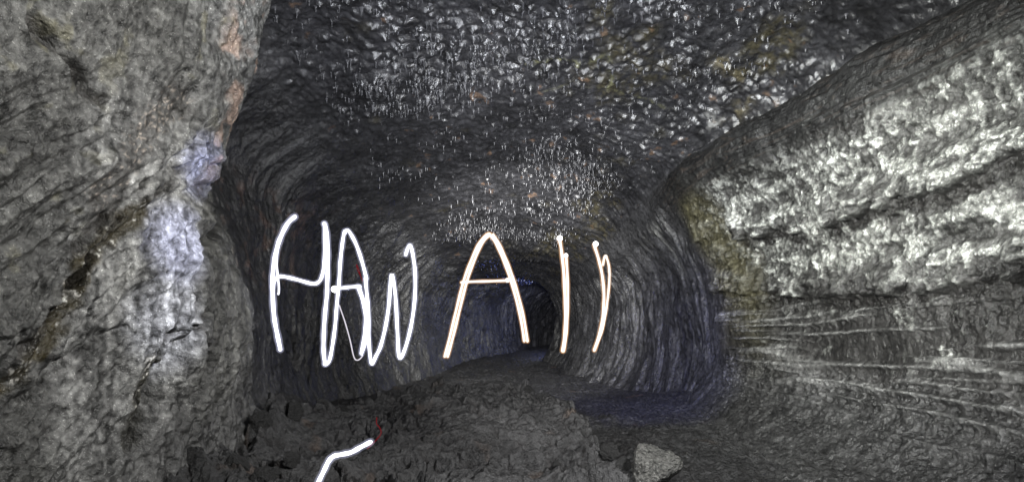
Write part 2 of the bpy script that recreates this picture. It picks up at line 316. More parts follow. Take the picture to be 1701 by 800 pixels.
# left wall: grey weathered skin with olive dots, pinkish patches on the rim
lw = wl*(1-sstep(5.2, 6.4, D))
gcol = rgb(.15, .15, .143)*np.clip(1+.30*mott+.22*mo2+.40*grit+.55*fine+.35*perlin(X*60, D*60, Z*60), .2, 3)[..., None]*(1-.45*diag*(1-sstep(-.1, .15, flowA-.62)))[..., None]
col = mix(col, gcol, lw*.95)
col = mix(col, rgb(.23, .21, .10), lw*sstep(.45, .8, mo2+.3*grit)*.35*sstep(0, .5, Z))
patch_pts = [at(u, v, L0, 5.2, 7) for u, v in [(338, 320), (342, 370), (328, 410), (322, 460), (326, 520), (298, 570), (262, 615), (236, 680), (222, 740)]]
pink = lw*np.exp(-(np.abs(de-.16)/.10)**2)*sstep(-.1, .3, mo2)*sstep(.8, 1.4, Z)
col = mix(col, rgb(.34, .24, .19), pink*.8)
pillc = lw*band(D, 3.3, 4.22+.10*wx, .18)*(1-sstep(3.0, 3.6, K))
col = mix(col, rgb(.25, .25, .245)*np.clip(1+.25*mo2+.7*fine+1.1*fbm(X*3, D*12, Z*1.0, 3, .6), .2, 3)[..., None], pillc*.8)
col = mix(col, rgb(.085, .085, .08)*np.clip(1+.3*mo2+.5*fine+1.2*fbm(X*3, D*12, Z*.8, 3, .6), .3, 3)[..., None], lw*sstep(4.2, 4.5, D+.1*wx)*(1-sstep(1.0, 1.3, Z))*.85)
# damp dark strip with white specks down the left wall
strip_pts = [at(u, v, L0, L1, 7) for u, v in [(0, 625), (45, 580), (95, 500), (130, 440), (165, 400), (230, 340)]]
sub = (K < 6) & (D > 1.5) & (D < 7)
ds = line_dist(strip_pts, sub)+.07*mo2
st = lw*(1-sstep(.03, .075, np.abs(ds)))
col = mix(col, rgb(.045, .036, .014), st*.9)
speck = sstep(.38, .5, perlin(X*46, D*46, Z*46)+.3*mo2)
col = mix(col, rgb(.8, .78, .72), st*speck)
s2 = [at(u, v, L0, L1, 7) for u, v in [(222, 730), (228, 660), (255, 600)]]
ds2 = line_dist(s2, sub)+.05*mo2; st2 = lw*(1-sstep(.04, .10, ds2))
col = mix(col, rgb(.035, .032, .02), st2*.85); col = mix(col, rgb(.7, .68, .62), st2*speck)
s3 = [at(u, v, L0, L1, 7) for u, v in [(160, 330), (200, 255), (235, 205), (290, 165)]]
ds3 = line_dist(s3, sub)+.06*mo2; st3 = lw*(1-sstep(.05, .14, ds3))
col = mix(col, rgb(.06, .055, .05), st3*.6); col = mix(col, rgb(.6, .52, .45), st3*sstep(.3, .5, perlin(X*48, D*48, Z*48)+.2*mo2)*.7)
deep = np.exp(-(d1/.03)**2)+np.exp(-(d3/.02)**2)+np.exp(-(d4/.02)**2)+np.exp(-(d2/.02)**2)+np.exp(-(d5/.02)**2)
col = mix(col, rgb(.03, .027, .024), np.clip(deep, 0, 1)*lw*.85)
# right wall: pale silvery crust on the raised parts
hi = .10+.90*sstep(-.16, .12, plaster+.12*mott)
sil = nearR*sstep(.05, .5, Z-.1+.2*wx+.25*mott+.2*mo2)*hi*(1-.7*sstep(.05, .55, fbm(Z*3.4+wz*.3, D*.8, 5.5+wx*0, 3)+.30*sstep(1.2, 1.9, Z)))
sil *= (1-.85*ledge_shade)*(1-.5*sstep(.0, .35, perlin(Z*9+wz, D*1.6, 8.1)))
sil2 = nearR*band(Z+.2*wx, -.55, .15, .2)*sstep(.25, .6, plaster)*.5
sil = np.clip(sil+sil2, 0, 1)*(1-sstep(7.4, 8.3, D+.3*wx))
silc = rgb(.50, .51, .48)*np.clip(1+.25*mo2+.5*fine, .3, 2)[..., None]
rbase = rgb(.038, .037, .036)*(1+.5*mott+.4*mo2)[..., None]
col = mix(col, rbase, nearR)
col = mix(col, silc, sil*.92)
col = mix(col, rgb(.022, .021, .02), ledge_shade*.8)  # shade beneath the ledge rows, painted into the rock colour
olive = wr*band(D+.3*wx-.25*(Z-1.2), 7.3, 8.2, .25)*sstep(-1.4, .8, Z)
col = mix(col, rgb(.085, .078, .042)*(1+.5*mo2)[..., None], olive*.75)
lines = low*np.clip(lineK-.6, 0, 1)*2.2
col = mix(col, rgb(.42, .42, .41), np.clip(lines, 0, 1)*.75)
col = mix(col, rgb(.24, .24, .24), ripple*sstep(.55, .85, micro+.4*mott)*.6)
# lip: dark with thin light threads
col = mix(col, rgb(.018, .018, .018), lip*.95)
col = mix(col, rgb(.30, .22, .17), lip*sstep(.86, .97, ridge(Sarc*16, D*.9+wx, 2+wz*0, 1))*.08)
# far walls: grey streaks along the drapery, rust tints
far = (wl+wr)*sstep(5.2, 6.6, D)*(1-lip)*(1-nearR)
streak = sstep(.1, .7, fbm(Sarc*.9+wx, D*7+wy*2, 4.7+wz*0, 3, .6))
col = mix(col, rgb(.20, .20, .19), far*streak*.7*(.45+.55*wr)*np.clip(drapm, 0, 1))
col = mix(col, rgb(.14, .09, .07), far*wl*band(D, 6, 9, .5)*band(Z, .4, 1.7, .3)*sstep(.1, .6, mo2)*.6)
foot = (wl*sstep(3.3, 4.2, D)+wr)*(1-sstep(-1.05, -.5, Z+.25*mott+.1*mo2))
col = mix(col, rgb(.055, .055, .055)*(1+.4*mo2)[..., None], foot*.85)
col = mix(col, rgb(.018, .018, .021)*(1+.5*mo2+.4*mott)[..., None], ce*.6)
# ceiling: olive and ochre stains, pale veins
oc = ce*sstep(.35, .9, fbm(X*.9+4, D*.9, Z*.9, 3, .6)+.3*band(X, .6, 3.2, .5))
col = mix(col, rgb(.055, .047, .02), oc*np.clip(.3+.5*mo2+.5*grit, 0, .65))
col = mix(col, rgb(.22, .13, .07), ce*sstep(.75, 1., mo2+.3*mott)*.4)
v1 = [at(u, v, 5, 10, 9) for u, v in [(830, 90), (870, 100), (935, 95), (960, 105), (1010, 90), (1018, 125), (1010, 140)]]
subc = (K > 5) & (K < 11) & (D > 3) & (D < 12)
dv = line_dist(v1, subc)+.03*mo2
v2 = [at(u, v, 5, 10, 9) for u, v in [(890, 145), (940, 135), (1010, 140), (1070, 160), (1120, 185)]]
dv2 = line_dist(v2, subc)+.03*mo2
col = mix(col, rgb(.22, .22, .12), sstep(-.25, .35, mo2+.6*grit)*ce*np.clip(np.exp(-(dv/.028)**2)+.45*np.exp(-(dv2/.02)**2), 0, 1)*.85)
v3 = [at(u, v, 8, 10.8, 9) for u, v in [(1195, 100), (1225, 130), (1240, 165), (1215, 200)]]
dv3 = line_dist(v3, subc)+.06*mo2
col = mix(col, rgb(.14, .12, .07), sstep(-.3, .4, mo2)*ce*np.exp(-(dv3/.11)**2)*.8)
gp = [at(u, v, 8, 10.8, 9) for u, v in [(1180, 190), (1200, 215)]]
col = mix(col, rgb(.30, .30, .29), ce*np.exp(-((line_dist(gp, subc)+.1*mo2)/.16)**2)*sstep(-.1, .3, mo2)*.8)
col *= (1+.22*fine)[..., None]
col = np.clip(col, .012, .8)
gloss = np.clip(ce*.9+.35*far+nearR*(.35+.65*sil)*(1-lip)+.8*st, 0, 1)

# ------------------------------------------------------------------ materials
def rock_mat(name, attr=True, metal=0, contrast=1.0, base=(.05, .05, .05), bump=1.0, rough=(.62, .34), fscale=60, glitter=.5, spec=.5, coat=0):
    m = bpy.data.materials.new(name); m.use_nodes = True; nt = m.node_tree; n = nt.nodes; L = nt.links.new
    b = n["Principled BSDF"]; tc = n.new("ShaderNodeTexCoord")
    def noise(s, d, r=.6):
        t = n.new("ShaderNodeTexNoise"); t.inputs["Scale"].default_value = s; t.inputs["Detail"].default_value = d
        t.inputs["Roughness"].default_value = r; L(tc.outputs["Object"], t.inputs["Vector"]); return t
    def mth(op, a, b_=None, cl=False):
        t = n.new("ShaderNodeMath"); t.operation = op; t.use_clamp = cl
        for i, v in enumerate((a, b_)):
            if v is None: continue
            if isinstance(v, (int, float)): t.inputs[i].default_value = v
            else: L(v, t.inputs[i])
        return t.outputs[0]
    n1 = noise(fscale, 5, .7); n2 = noise(fscale*.3, 4, .65); n3 = noise(fscale*4.2, 1, .6)
    vo = n.new("ShaderNodeTexVoronoi"); vo.inputs["Scale"].default_value = fscale*.9; L(tc.outputs["Object"], vo.inputs["Vector"])
    if attr:
        a = n.new("ShaderNodeAttribute"); a.attribute_name = "rock_colour"; cs = a.outputs["Color"]
        g = n.new("ShaderNodeAttribute"); g.attribute_name = "wet"; wet = g.outputs["Fac"]
    else:
        r_ = n.new("ShaderNodeRGB"); r_.outputs[0].default_value = (*base, 1); cs = r_.outputs[0]; wet = None
    sc = mth('ADD', mth('MULTIPLY', n1.outputs[0], 3.0*contrast), mth('MULTIPLY', n2.outputs[0], 1.6*contrast)); sc = mth('MAXIMUM', mth('SUBTRACT', sc, 2.3*contrast-1), .18)
    sp_ = mth('MULTIPLY', mth('SUBTRACT', n3.outputs[0], .66, True), 14*contrast, True); sc = mth('ADD', sc, mth('MULTIPLY', sp_, 1.6))
    vm = n.new("ShaderNodeVectorMath"); vm.operation = 'SCALE'; L(cs, vm.inputs[0]); L(sc, vm.inputs["Scale"])
    L(vm.outputs[0], b.inputs["Base Color"])
    rr = mth('SUBTRACT', rough[0], mth('MULTIPLY', wet, rough[0]-rough[1])) if wet is not None else rough[0]
    rr = mth('ADD', rr, mth('MULTIPLY', mth('SUBTRACT', n1.outputs[0], .5), .5), True)
    L(rr, b.inputs["Roughness"]); b.inputs["Specular IOR Level"].default_value = spec; b.inputs["Metallic"].default_value = metal
    if wet is not None and metal: L(mth('MULTIPLY', wet, metal), b.inputs['Metallic']); L(mth('MULTIPLY', wet, coat), b.inputs['Coat Weight'])
    h = mth('ADD', mth('MULTIPLY', n1.outputs[0], 1.0), mth('MULTIPLY', n3.outputs[0], .22))
    h = mth('ADD', h, mth('MULTIPLY', n2.outputs[0], 1.6)); h = mth('SUBTRACT', h, mth('MULTIPLY', vo.outputs["Distance"], .45))
    bp = n.new("ShaderNodeBump"); bp.inputs["Strength"].default_value = 1; bp.inputs["Distance"].default_value = .014*bump
    L(h, bp.inputs["Height"]); L(bp.outputs[0], b.inputs["Normal"])
    if coat:
        b.inputs["Coat Weight"].default_value = coat if not metal else .3; b.inputs["Coat Roughness"].default_value = .28
        L(bp.outputs[0], b.inputs["Coat Normal"])
    return m
M_wall = rock_mat("weathered_lava_wall", bump=1.7, rough=(.42, .28), fscale=18, spec=.8, contrast=1.1)
M_right = rock_mat("silvery_lava_wall", bump=1.7, rough=(.34, .24), fscale=16, spec=.4, metal=.55, coat=.6)
M_ceil = rock_mat("wet_lava_ceiling", bump=.8, rough=(.45, .32), fscale=15, spec=.7, coat=1)
M_floor = rock_mat("rough_lava_floor", bump=3.4, rough=(.55, .4), fscale=18, spec=.5)

# ------------------------------------------------------------------ the shell: left wall, ceiling, right wall
kL = int(np.searchsorted(kcol, 5.0)); kR = int(np.searchsorted(kcol, 10.7))
sgn = None
def shell(name, a, b, mat, label):
    me = grid_mesh(name, Pd[:, a:b])
    me.update(); p0 = me.polygons[len(me.polygons)//2]
    i, j = divmod(len(me.polygons)//2, b-a-1)
    if p0.normal.dot(Vector(N[i, a+j].tolist())) < 0: me.flip_normals()
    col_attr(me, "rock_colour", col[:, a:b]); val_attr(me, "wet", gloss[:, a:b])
    return tag(link(name, me, mat), label, None, None, "structure")
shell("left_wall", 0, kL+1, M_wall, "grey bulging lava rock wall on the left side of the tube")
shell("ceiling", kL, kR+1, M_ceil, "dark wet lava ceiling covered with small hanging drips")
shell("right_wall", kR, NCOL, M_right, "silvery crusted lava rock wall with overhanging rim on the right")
def cap(name, row):
    pts = Pd[row, ::6]; cen = pts.mean(0); me = bpy.data.meshes.new(name)
    n = len(pts); me.from_pydata([cen.tolist()]+pts.tolist(), [], [(0, i+1, i+2) for i in range(n-1)]+[(0, n, 1)])
    m = rock_mat("far_lava_rock", attr=False, base=(.04, .04, .042)); return tag(link(name, me, m), None, None, None, "structure")
cap("far_end_wall", NR-1); cap("rear_sky_blocker", 0)  # rear cap added out of view to keep sky light out of the tube

# ------------------------------------------------------------------ floor
FN, FM = 1000, 900
fd = np.concatenate([np.linspace(-5.5, 2.4, 40, endpoint=False), np.geomspace(2.4, 31.5, FN-40)]).astype(np.float32)
ft = np.linspace(0, 1, FM)
lx = np.interp(fd, SD, SP[:, 1, 0])-.5; rx = np.interp(fd, SD, SP[:, 15, 0])+.5
FX = (lx[:, None]+(rx-lx)[:, None]*ft[None]).astype(np.float32); FD = np.broadcast_to(fd[:, None], FX.shape).astype(np.float32)
def poly_sd(px, x, y):
    """signed distance to a closed polygon, inside positive"""
    d = np.full(x.shape, 1e9, np.float32); ins = np.zeros(x.shape, bool)
    for (x0, y0), (x1, y1) in zip(px, px[1:]+px[:1]):
        ex, ey = x1-x0, y1-y0; t = np.clip(((x-x0)*ex+(y-y0)*ey)/(ex*ex+ey*ey), 0, 1)
        d = np.minimum(d, np.hypot(x-x0-t*ex, y-y0-t*ey))
        if y0 != y1: ins ^= ((y0 > y) != (y1 > y)) & (x < (x1-x0)*(y-y0)/(y1-y0)+x0)
    return np.where(ins, d, -d)
def floor_z(x, d):
    wa = perlin(x*.9, d*.9, 1.1); wb = perlin(x*.9+20, d*.9, 4.1)
    z = -1.62+.05*fbm(x*.6, d*.6, 0, 2)
    z = z+.30*np.clip((x-1.3)/2.0, 0, 1.2)**2*(1-sstep(9, 13, d))        # apron that rises to the right wall
    z = z+.34*np.clip((-x-1.7)/1.0, 0, 1.3)**2*sstep(3.4, 4.6, d)*(1-sstep(7, 9, d))
    hump = [(-2.75, 3), (-2.7, 6.2), (-2.4, 7.4), (-1.7, 8.9), (-.6, 9.4), (.5, 8.8), (.85, 7.2), (1.0, 5.4), (1.15, 4.4), (1.6, 3.2), (1.5, 0), (-2.7, 0)]
    jag = .16*perlin(x*2.2, d*2.2, 3)+.09*perlin(x*6, d*6, 3)+.05*perlin(x*15, d*15, 3)
    sd = poly_sd(hump, x, d)+jag*1.3
    z = z+(.16+.14*sstep(5.2, 7.5, d))*sstep(-.03, .10+.25*(1-sstep(4.5, 6, d)), sd)+.10*np.exp(-((sd-.16)/.14)**2)*(.4+.9*np.clip(perlin(x*2, d*2, 9)+.4, 0, 1))
    z = z-.08*np.exp(-((sd+.12)/.12)**2)
    inh = sstep(0, .1, sd)
    # ropy folds, bowed across the tube
    q = d*2.3+.45*x+1.9*wa+.9*perlin(x*.5, d*1.5, 6.6)
    rope = ridge(q, x*.35+wb, 2.0, 3, .55)
    z = z+(.20*inh*(1-.5*sstep(-1.4, -2.2, x))+.03)*(rope-.5)+.10*inh*fbm(x*1.1, d*1.3, 3.8, 2)
    # angular plates with open cracks
    f1, f2, cid = worley(x*1.7+wa*1.2+.25*perlin(x*7, d*7, 0), d*1.9+wb*1.2+.25*perlin(x*7, d*7, 5), 1)
    cr = np.exp(-((f2-f1)/.05)**2)
    z = z+(cid-.5)*.08*inh-.045*cr*(inh*.8+.35)
    # knobbly clinker
    f1, f2, cid2 = worley(x*7+wa*3, d*7+wb*3, 2)
    kn = np.clip(1-f1*1.15, 0, 1)**.6
    cl = np.clip(.0+1.7*perlin(x*.7+3, d*.7, 7)+.7*sstep(-1.0, -2.2, x)*(1-sstep(6, 8, d)), 0.12, 1)
    near = 1-sstep(9, 14, d)
    near = near*(.55+.45*sstep(4.2, 6.5, d))
    z = z+near*cl*.06*(kn-.5)
    f1, f2, cid3 = worley(x*17+wa*5, d*17+wb*5, 3)
    z = z+near*cl*.022*(np.clip(1-f1*1.1, 0, 1)**.7-.5)
    z = z+.034*ridge(x*2.2+wa, d*5+wb, 1.2, 4, .6)+.010*fbm(x*16, d*16, 2.5, 3, .65)
    z = z+.12*sstep(12, 17, d)
    ap = sstep(1.0, 1.6, x)*(1-sstep(8, 11, d)); z = z+ap*(.07*(ridge(x*2.4-d*.25+.6*wa, d*.35, 4.4, 3, .6)-.5)+.03*ridge(x*6, d*6, 3.1, 3, .65))
    return z, cr, inh, kn
FZ, cr, inh, kn = floor_z(FX, FD)
jx = .015*perlin(FX*7, FD*7, FZ*7+3)+.012*perlin(FX*19, FD*19, FZ*9+3); jy = .015*perlin(FX*7+40, FD*7, FZ*7+3)
FP = np.stack([FX+jx, FD+jy*np.clip(FD/5, .4, 1), FZ], -1)
fc = rgb(.046, .046, .047)*(1+.3*fbm(FX*1.2, FD*1.2, 1, 3)+.35*fbm(FX*9, FD*9, 1, 3))[..., None]
fc = mix(fc, rgb(.022, .02, .02), np.clip(cr*.7, 0, 1))
fc = mix(fc, rgb(.085, .06, .045), sstep(.55, .9, fbm(FX*2+8, FD*2, 3, 3))*.5)
# paler colour on the apron under the right wall
fc = mix(fc, rgb(.09, .09, .09), sstep(2.0, 3.2, FX)*(1-sstep(7, 9, FD))*.6)
me = grid_mesh("floor", FP)
if me.polygons[1000].normal.z < 0: me.flip_normals()
col_attr(me, "rock_colour", np.clip(fc, .01, .6)); val_attr(me, "wet", .3*sstep(.2, .7, fbm(FX*.9, FD*.9, 5, 2)))
tag(link("floor", me, M_floor), "broken dark clinker and ropy lava floor of the tube", None, None, "structure")

# ------------------------------------------------------------------ hanging drips on the ceiling
def drip_mesh(name, seed, sides=8):
    r = random.Random(seed); prof = [(1.9, .18), (1.25, 0), (.85, -.16), (.62, -.4), (.5, -.7), (.42, -.92), (.2, -1.03)]
    vs, fs = [], []; bx, by = r.uniform(-.25, .25), r.uniform(-.25, .25)
    for i, (rad, z) in enumerate(prof):
        k = 1+r.uniform(-.12, .12)
        for s in range(sides):
            a = 2*math.pi*s/sides; rr = rad*k*(1+(r.uniform(-.15, .15) if i < 3 else 0))
            vs.append((rr*math.cos(a)+bx*z*z, rr*math.sin(a)+by*z*z, z))
    for i in range(len(prof)-1):
        for s in range(sides):
            a, b = i*sides+s, i*sides+(s+1) % sides; fs.append((a, a+sides, b+sides, b))
    vs.append((bx, by, -1.07)); t = len(vs)-1
    for s in range(sides): fs.append(((len(prof)-1)*sides+s, t, (len(prof)-1)*sides+(s+1) % sides))
    me = bpy.data.meshes.new(name); me.from_pydata(vs, [], fs); return me
M_drip = rock_mat("wet_lava_drip", attr=False, base=(.055, .055, .06), bump=.3, rough=(.42, .2), fscale=3, spec=1, coat=.25)
protos = [drip_mesh("lava_drip", i) for i in range(5)]
for p_ in protos:
    p_.materials.append(M_drip); p_.polygons.foreach_set("use_smooth", np.ones(len(p_.polygons), bool))
ok = (K > 5.3) & (K < 9.6) & (D > 4.6) & (D < 12.5) & (N2[..., 2] < -.35)
vis = ok & (np.abs(Pd[..., 0]/D*F) < 860) & (HY-Pd[..., 2]/D*F > -10)
wgt = vis*np.clip(rows-.2, .08, 1.3)**2*(tooth > .18)*(D**-1.0)*(.15+.85*(1-sstep(8.3, 9.4, K)))*(.25+.75*sstep(5.3, 6.3, K))
wgt *= np.where(D > 10, .8, 1)
flat = wgt.ravel().astype(float); flat /= flat.sum()
pick = rng.choice(flat.size, 2300, replace=False, p=flat)
cand = Pd.reshape(-1, 3)[pick]; nz = N2.reshape(-1, 3)[pick]
order = np.argsort(cand[:, 1])
kept = []; cellset = set()
for i in order:
    p = cand[i]; key = (round(p[0]/.055), round(p[1]/.07))
    if key in cellset: continue
    cellset.add(key); kept.append(i)
items = []
for i in kept:
    ln = random.uniform(.03, .07)*(1.25 if random.random() < .12 else 1); rd = ln*random.uniform(.22, .36)
    ln *= 1-.3*(cand[i][0] > 1.5); items.append((cand[i], ln, rd))
items.sort(key=lambda t: -t[1]/t[0][1])
GR = "small lava drips hanging from the ceiling"
for n_, (p, ln, rd) in enumerate(items[:300]):
    o = bpy.data.objects.new("lava_drip", protos[n_ % 5]); C.objects.link(o)
    o.location = (float(p[0]), float(p[1]), float(p[2])+.006); o.scale = (rd, rd, ln); o.rotation_euler = (random.uniform(-.1, .1), random.uniform(-.1, .1), random.uniform(0, 6.3))
    tag(o, "small glossy dark lava drip hanging from the near part of the cave ceiling", "stalactite", GR)
vs, fs = [], []
for n_, (p, ln, rd) in enumerate(items[300:]):
    me = protos[n_ % 5]; b = len(vs); a = random.uniform(0, 6.3); ca, sa = math.cos(a), math.sin(a)
    for v in me.vertices:
        x, y, z = v.co; vs.append((p[0]+rd*(x*ca-y*sa), p[1]+rd*(x*sa+y*ca), p[2]+.006+ln*z))
    for f in me.polygons: fs.append(tuple(b+k for k in f.vertices))
me = bpy.data.meshes.new("ceiling_drips"); me.from_pydata(vs, [], fs)
tag(link("ceiling_drips", me, M_drip), "countless tiny lava drips on the ceiling further back", None, None, "stuff")

# ------------------------------------------------------------------ loose lava rocks on the floor
def rock_mesh(name, seed, sub=5, spiky=.3):
    import bmesh
    bm = bmesh.new(); bmesh.ops.create_icosphere(bm, subdivisions=sub, radius=1)
    V = np.array([v.co[:] for v in bm.verts], np.float32); o = seed*13.7
    r = random.Random(seed); s = np.ones(len(V), np.float32)
    for _ in range(4 if spiky > .5 else 9):                                            # broken faces
        d = np.array([r.gauss(0, 1) for _ in range(3)]); d /= np.linalg.norm(d); h = r.uniform(.5, .85)
        t = V@d; s = np.where(t*s > h, h/np.maximum(t, 1e-3), s)
    s = s*(1+.22*perlin(V[:, 0]*1.6+o, V[:, 1]*1.6, V[:, 2]*1.6)+spiky*.35*ridge(V[:, 0]*3+o, V[:, 1]*3, V[:, 2]*3, 3, .6)+.05*fbm(V[:, 0]*9+o, V[:, 1]*9, V[:, 2]*9, 2))
    V = V*s[:, None]
    for v, c_ in zip(bm.verts, V): v.co = c_.tolist()
    me = bpy.data.meshes.new(name); bm.to_mesh(me); bm.free()
    me.polygons.foreach_set("use_smooth", np.ones(len(me.polygons), bool)); return me
M_rock = rock_mat("loose_lava_rock", attr=False, base=(.058, .058, .058), bump=5, rough=(.62, .5), fscale=9, spec=.35)
M_bright = rock_mat("pale_crusted_rock", attr=False, base=(.15, .15, .14), contrast=1.8, bump=7, rough=(.45, .4), fscale=9, spec=.6)
rk = [rock_mesh("lava_rock", i, 5) for i in range(6)]
for m_ in rk: m_.materials.append(M_rock)
def fz(x, d): return float(floor_z(np.array([[x]], np.float32), np.array([[d]], np.float32))[0][0, 0])
def px_floor(u, v, z=-1.36):
    d = -z/((v-HY)/F); return (u-CX)/F*d, d
ROCKS = [  # u, v (foot), width px, kind, label
 (1088, 798, 72, 1, "pale crusted jagged rock at the bottom edge, the larger left one of two"),
 (1140, 801, 64, 1, "smaller pale crusted rock at the bottom edge, right of the larger pale one"),
 (455, 716, 30, 0, "angular block on the hump edge below the tall first stroke of the H"),
 (486, 722, 30, 0, "upright pointed block on the hump edge, largest along its left rim"),
 (520, 700, 20, 0, "small knob of lava on the left rim behind the upright pointed block"),
 (548, 690, 28, 0, "rounded block on the rim of the crust below the right leg of the H"),
 (572, 694, 16, 0, "little round knob beside the rounded block on the crust rim"),
 (432, 742, 36, 0, "flat broken block lying left of the loose curved light stroke"),
 (905, 668, 26, 0, "spiky clinker block at the far right corner of the raised crust"),
 (932, 672, 26, 0, "spiky clinker block nearest the drop at the right corner of the raised crust"),
 (880, 662, 18, 0, "small clinker knob left of the two spiky blocks on the far crust rim"),
 (955, 690, 20, 0, "small block just below the right corner of the raised crust"),
 (975, 715, 26, 0, "block halfway down the right edge of the raised crust"),
 (990, 738, 30, 0, "blocky lump on the right crust edge above the slab"),
 (1012, 756, 34, 0, "wide lump low on the right crust edge"),
 (1036, 774, 22, 0, "upright narrow pointed rock left of the pale bright rocks"),
 (975, 772, 40, 0, "leaning broad rock left of the narrow pointed one near the bottom"),
 (1078, 750, 40, 0, "flat tilted dark slab in the trough behind the pale bright rocks"),
 (925, 768, 14, 0, "small round stone resting on the middle of the ropy crust"),
 (795, 735, 26, 0, "narrow slanting bar of rock on the crust right of the loose light stroke"),
 (350, 775, 40, 0, "cauliflower shaped lump below the foot of the left wall"),
 (310, 800, 48, 0, "big rounded lump at the bottom edge near the left wall"),
 (395, 790, 40, 0, "rounded lump at the bottom edge, second from the left wall"),
 (372, 745, 30, 0, "small rounded lump against the foot of the left wall"),
 (440, 800, 44, 0, "rough lump at the bottom edge left of the loose light stroke"),
 (485, 775, 30, 0, "rough knob just left of the start of the loose light stroke"),
]
for i, (u, v, wpx, kd, lab) in enumerate(ROCKS):
    x, d = px_floor(u, v); s = wpx/F*d*.5
    z = fz(x, d)
    if kd:
        me = rock_mesh("pale_rock", 40+i, 5, .55); me.materials.append(M_bright)
        o = bpy.data.objects.new("pale_rock", me); sc_ = (s, s*1.1, s*1.0)
    else:
        o = bpy.data.objects.new("lava_rock", rk[i % 6]); tall = 1.35 if i in (3, 15) else .8
        sc_ = (s, s*1.15, s*tall)
        if i == 17: sc_ = (s, s*.8, s*.4)
        if i == 19: sc_ = (s*1.2, s*.35, s*.4)
    C.objects.link(o); o.scale = sc_; o.location = (x, d, z+sc_[2]*(.5 if kd else .35))
    o.rotation_euler = (random.uniform(-.3, .3), random.uniform(-.3, .3), random.uniform(0, 6.3))
    if i == 19: o.rotation_euler = (.1, .3, R(-50))
    tag(o, lab, "rock", "broken lava rocks on the floor")

# ------------------------------------------------------------------ writing in light
def emit(name, core, rim, strength):
    m = bpy.data.materials.new(name); m.use_nodes = True; nt = m.node_tree; n = nt.nodes
    for x_ in list(n): n.remove(x_)
    out = n.new("ShaderNodeOutputMaterial"); e = n.new("ShaderNodeEmission"); e.inputs[0].default_value = (*core, 1); e.inputs[1].default_value = strength
    nt.links.new(e.outputs[0], out.inputs[0]); return m
E_white = emit("cool_white_light", (.93, .94, 1), None, 2.6)
E_warm = emit("warm_white_light", (1, .93, .84), None, 1.4)
E_edge = emit("orange_light", (1, .52, .27), None, .8)
E_viol = emit("violet_light", (.62, .62, 1), None, .75)
E_red = emit("red_light", (.8, .03, .05), None, .2)
E_thin = emit("thin_light", (.9, .85, .95), None, .9)
E_burst = emit("torch_light", (1, .98, .95), None, 6)
def glow_mat(name, col_, st):  # glowing volume that imitates the soft bloom around a light stroke
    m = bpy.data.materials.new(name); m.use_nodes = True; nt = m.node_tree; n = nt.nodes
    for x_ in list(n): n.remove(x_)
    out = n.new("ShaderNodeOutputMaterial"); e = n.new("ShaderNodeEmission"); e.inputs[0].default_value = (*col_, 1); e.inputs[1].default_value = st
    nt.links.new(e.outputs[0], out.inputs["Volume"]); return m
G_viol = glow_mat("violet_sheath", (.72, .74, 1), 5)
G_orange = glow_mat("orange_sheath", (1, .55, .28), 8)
DL = 6.0
def w3(u, v, D_=DL): return ((u-CX)/F*D_, D_, (HY-v)/F*D_)
def stroke(name, px, rad, mat, parent, D_=DL, dx=0, dy=0, back=0, depth=None):
    pts = np.array([w3(u+dx, v+dy, D_) for u, v in px]); pts[:, 1] += back
    t = np.arange(len(pts)); n = (len(pts)-1)*8+1; tt = np.linspace(0, len(pts)-1, n)
    q = catmull(pts[None], tt)[0]
    q[:, 1] += .05*np.sin(np.linspace(0, 5, n)+len(pts))
    tan = np.gradient(q, axis=0); tan /= np.linalg.norm(tan, axis=1, keepdims=True)+1e-9
    sides = 10; vs = []; fs = []; ref = np.array([0, 1., 0])
    radii = np.full(n, rad)*(1+.06*np.sin(np.arange(n)*.7)); 
    capn = 3
    rows_ = []
    for k in range(capn, 0, -1):
        a = k/capn*math.pi/2; rows_.append((q[0]-tan[0]*rad*math.sin(a), tan[0], max(rad*math.cos(a), rad*.05)))
    rows_ += [(q[i], tan[i], radii[i]) for i in range(n)]
    for k in range(1, capn+1):
        a = k/capn*math.pi/2; rows_.append((q[-1]+tan[-1]*rad*math.sin(a), tan[-1], max(rad*math.cos(a), rad*.05)))
    for c_, tn, r_ in rows_:
        a1 = np.cross(tn, ref); a1 /= np.linalg.norm(a1)+1e-9; a2 = np.cross(tn, a1)
        for s in range(sides):
            an = 2*math.pi*s/sides; vs.append((c_+r_*(math.cos(an)*a1+math.sin(an)*a2)).tolist())
    for i in range(len(rows_)-1):
        for s in range(sides):
            a, b = i*sides+s, i*sides+(s+1) % sides; fs.append((a, b, b+sides, a+sides))
    fs.append(tuple(range(sides))[::-1]); fs.append(tuple(range(len(vs)-sides, len(vs))))
    me = bpy.data.meshes.new(name); me.from_pydata(vs, [], fs)
    return link(name, me, mat, parent)
def letter(label, u, v, D_=DL, group="letters of the word HAWAII written in light", name="light_letter"):
    e = bpy.data.objects.new(name, None); C.objects.link(e); e.location = (0, 0, 0); e.empty_display_size = .1
    return tag(e, label, "light writing", group)
def cool(name, px, wpx, parent, D_=DL):
    r = wpx*.42/F*D_; o = stroke(name, px, r*.8, E_white, parent, D_)
    stroke("violet_halo", px, r*1.75, G_viol, o, D_)
def warm(name, px, wpx, parent, dx=0):
    r = wpx*.46/F*DL; o = stroke(name, px, r*.62, E_warm, parent, DL, dx)
    stroke("orange_halo", px, r*1.35, G_orange, o, DL, dx)
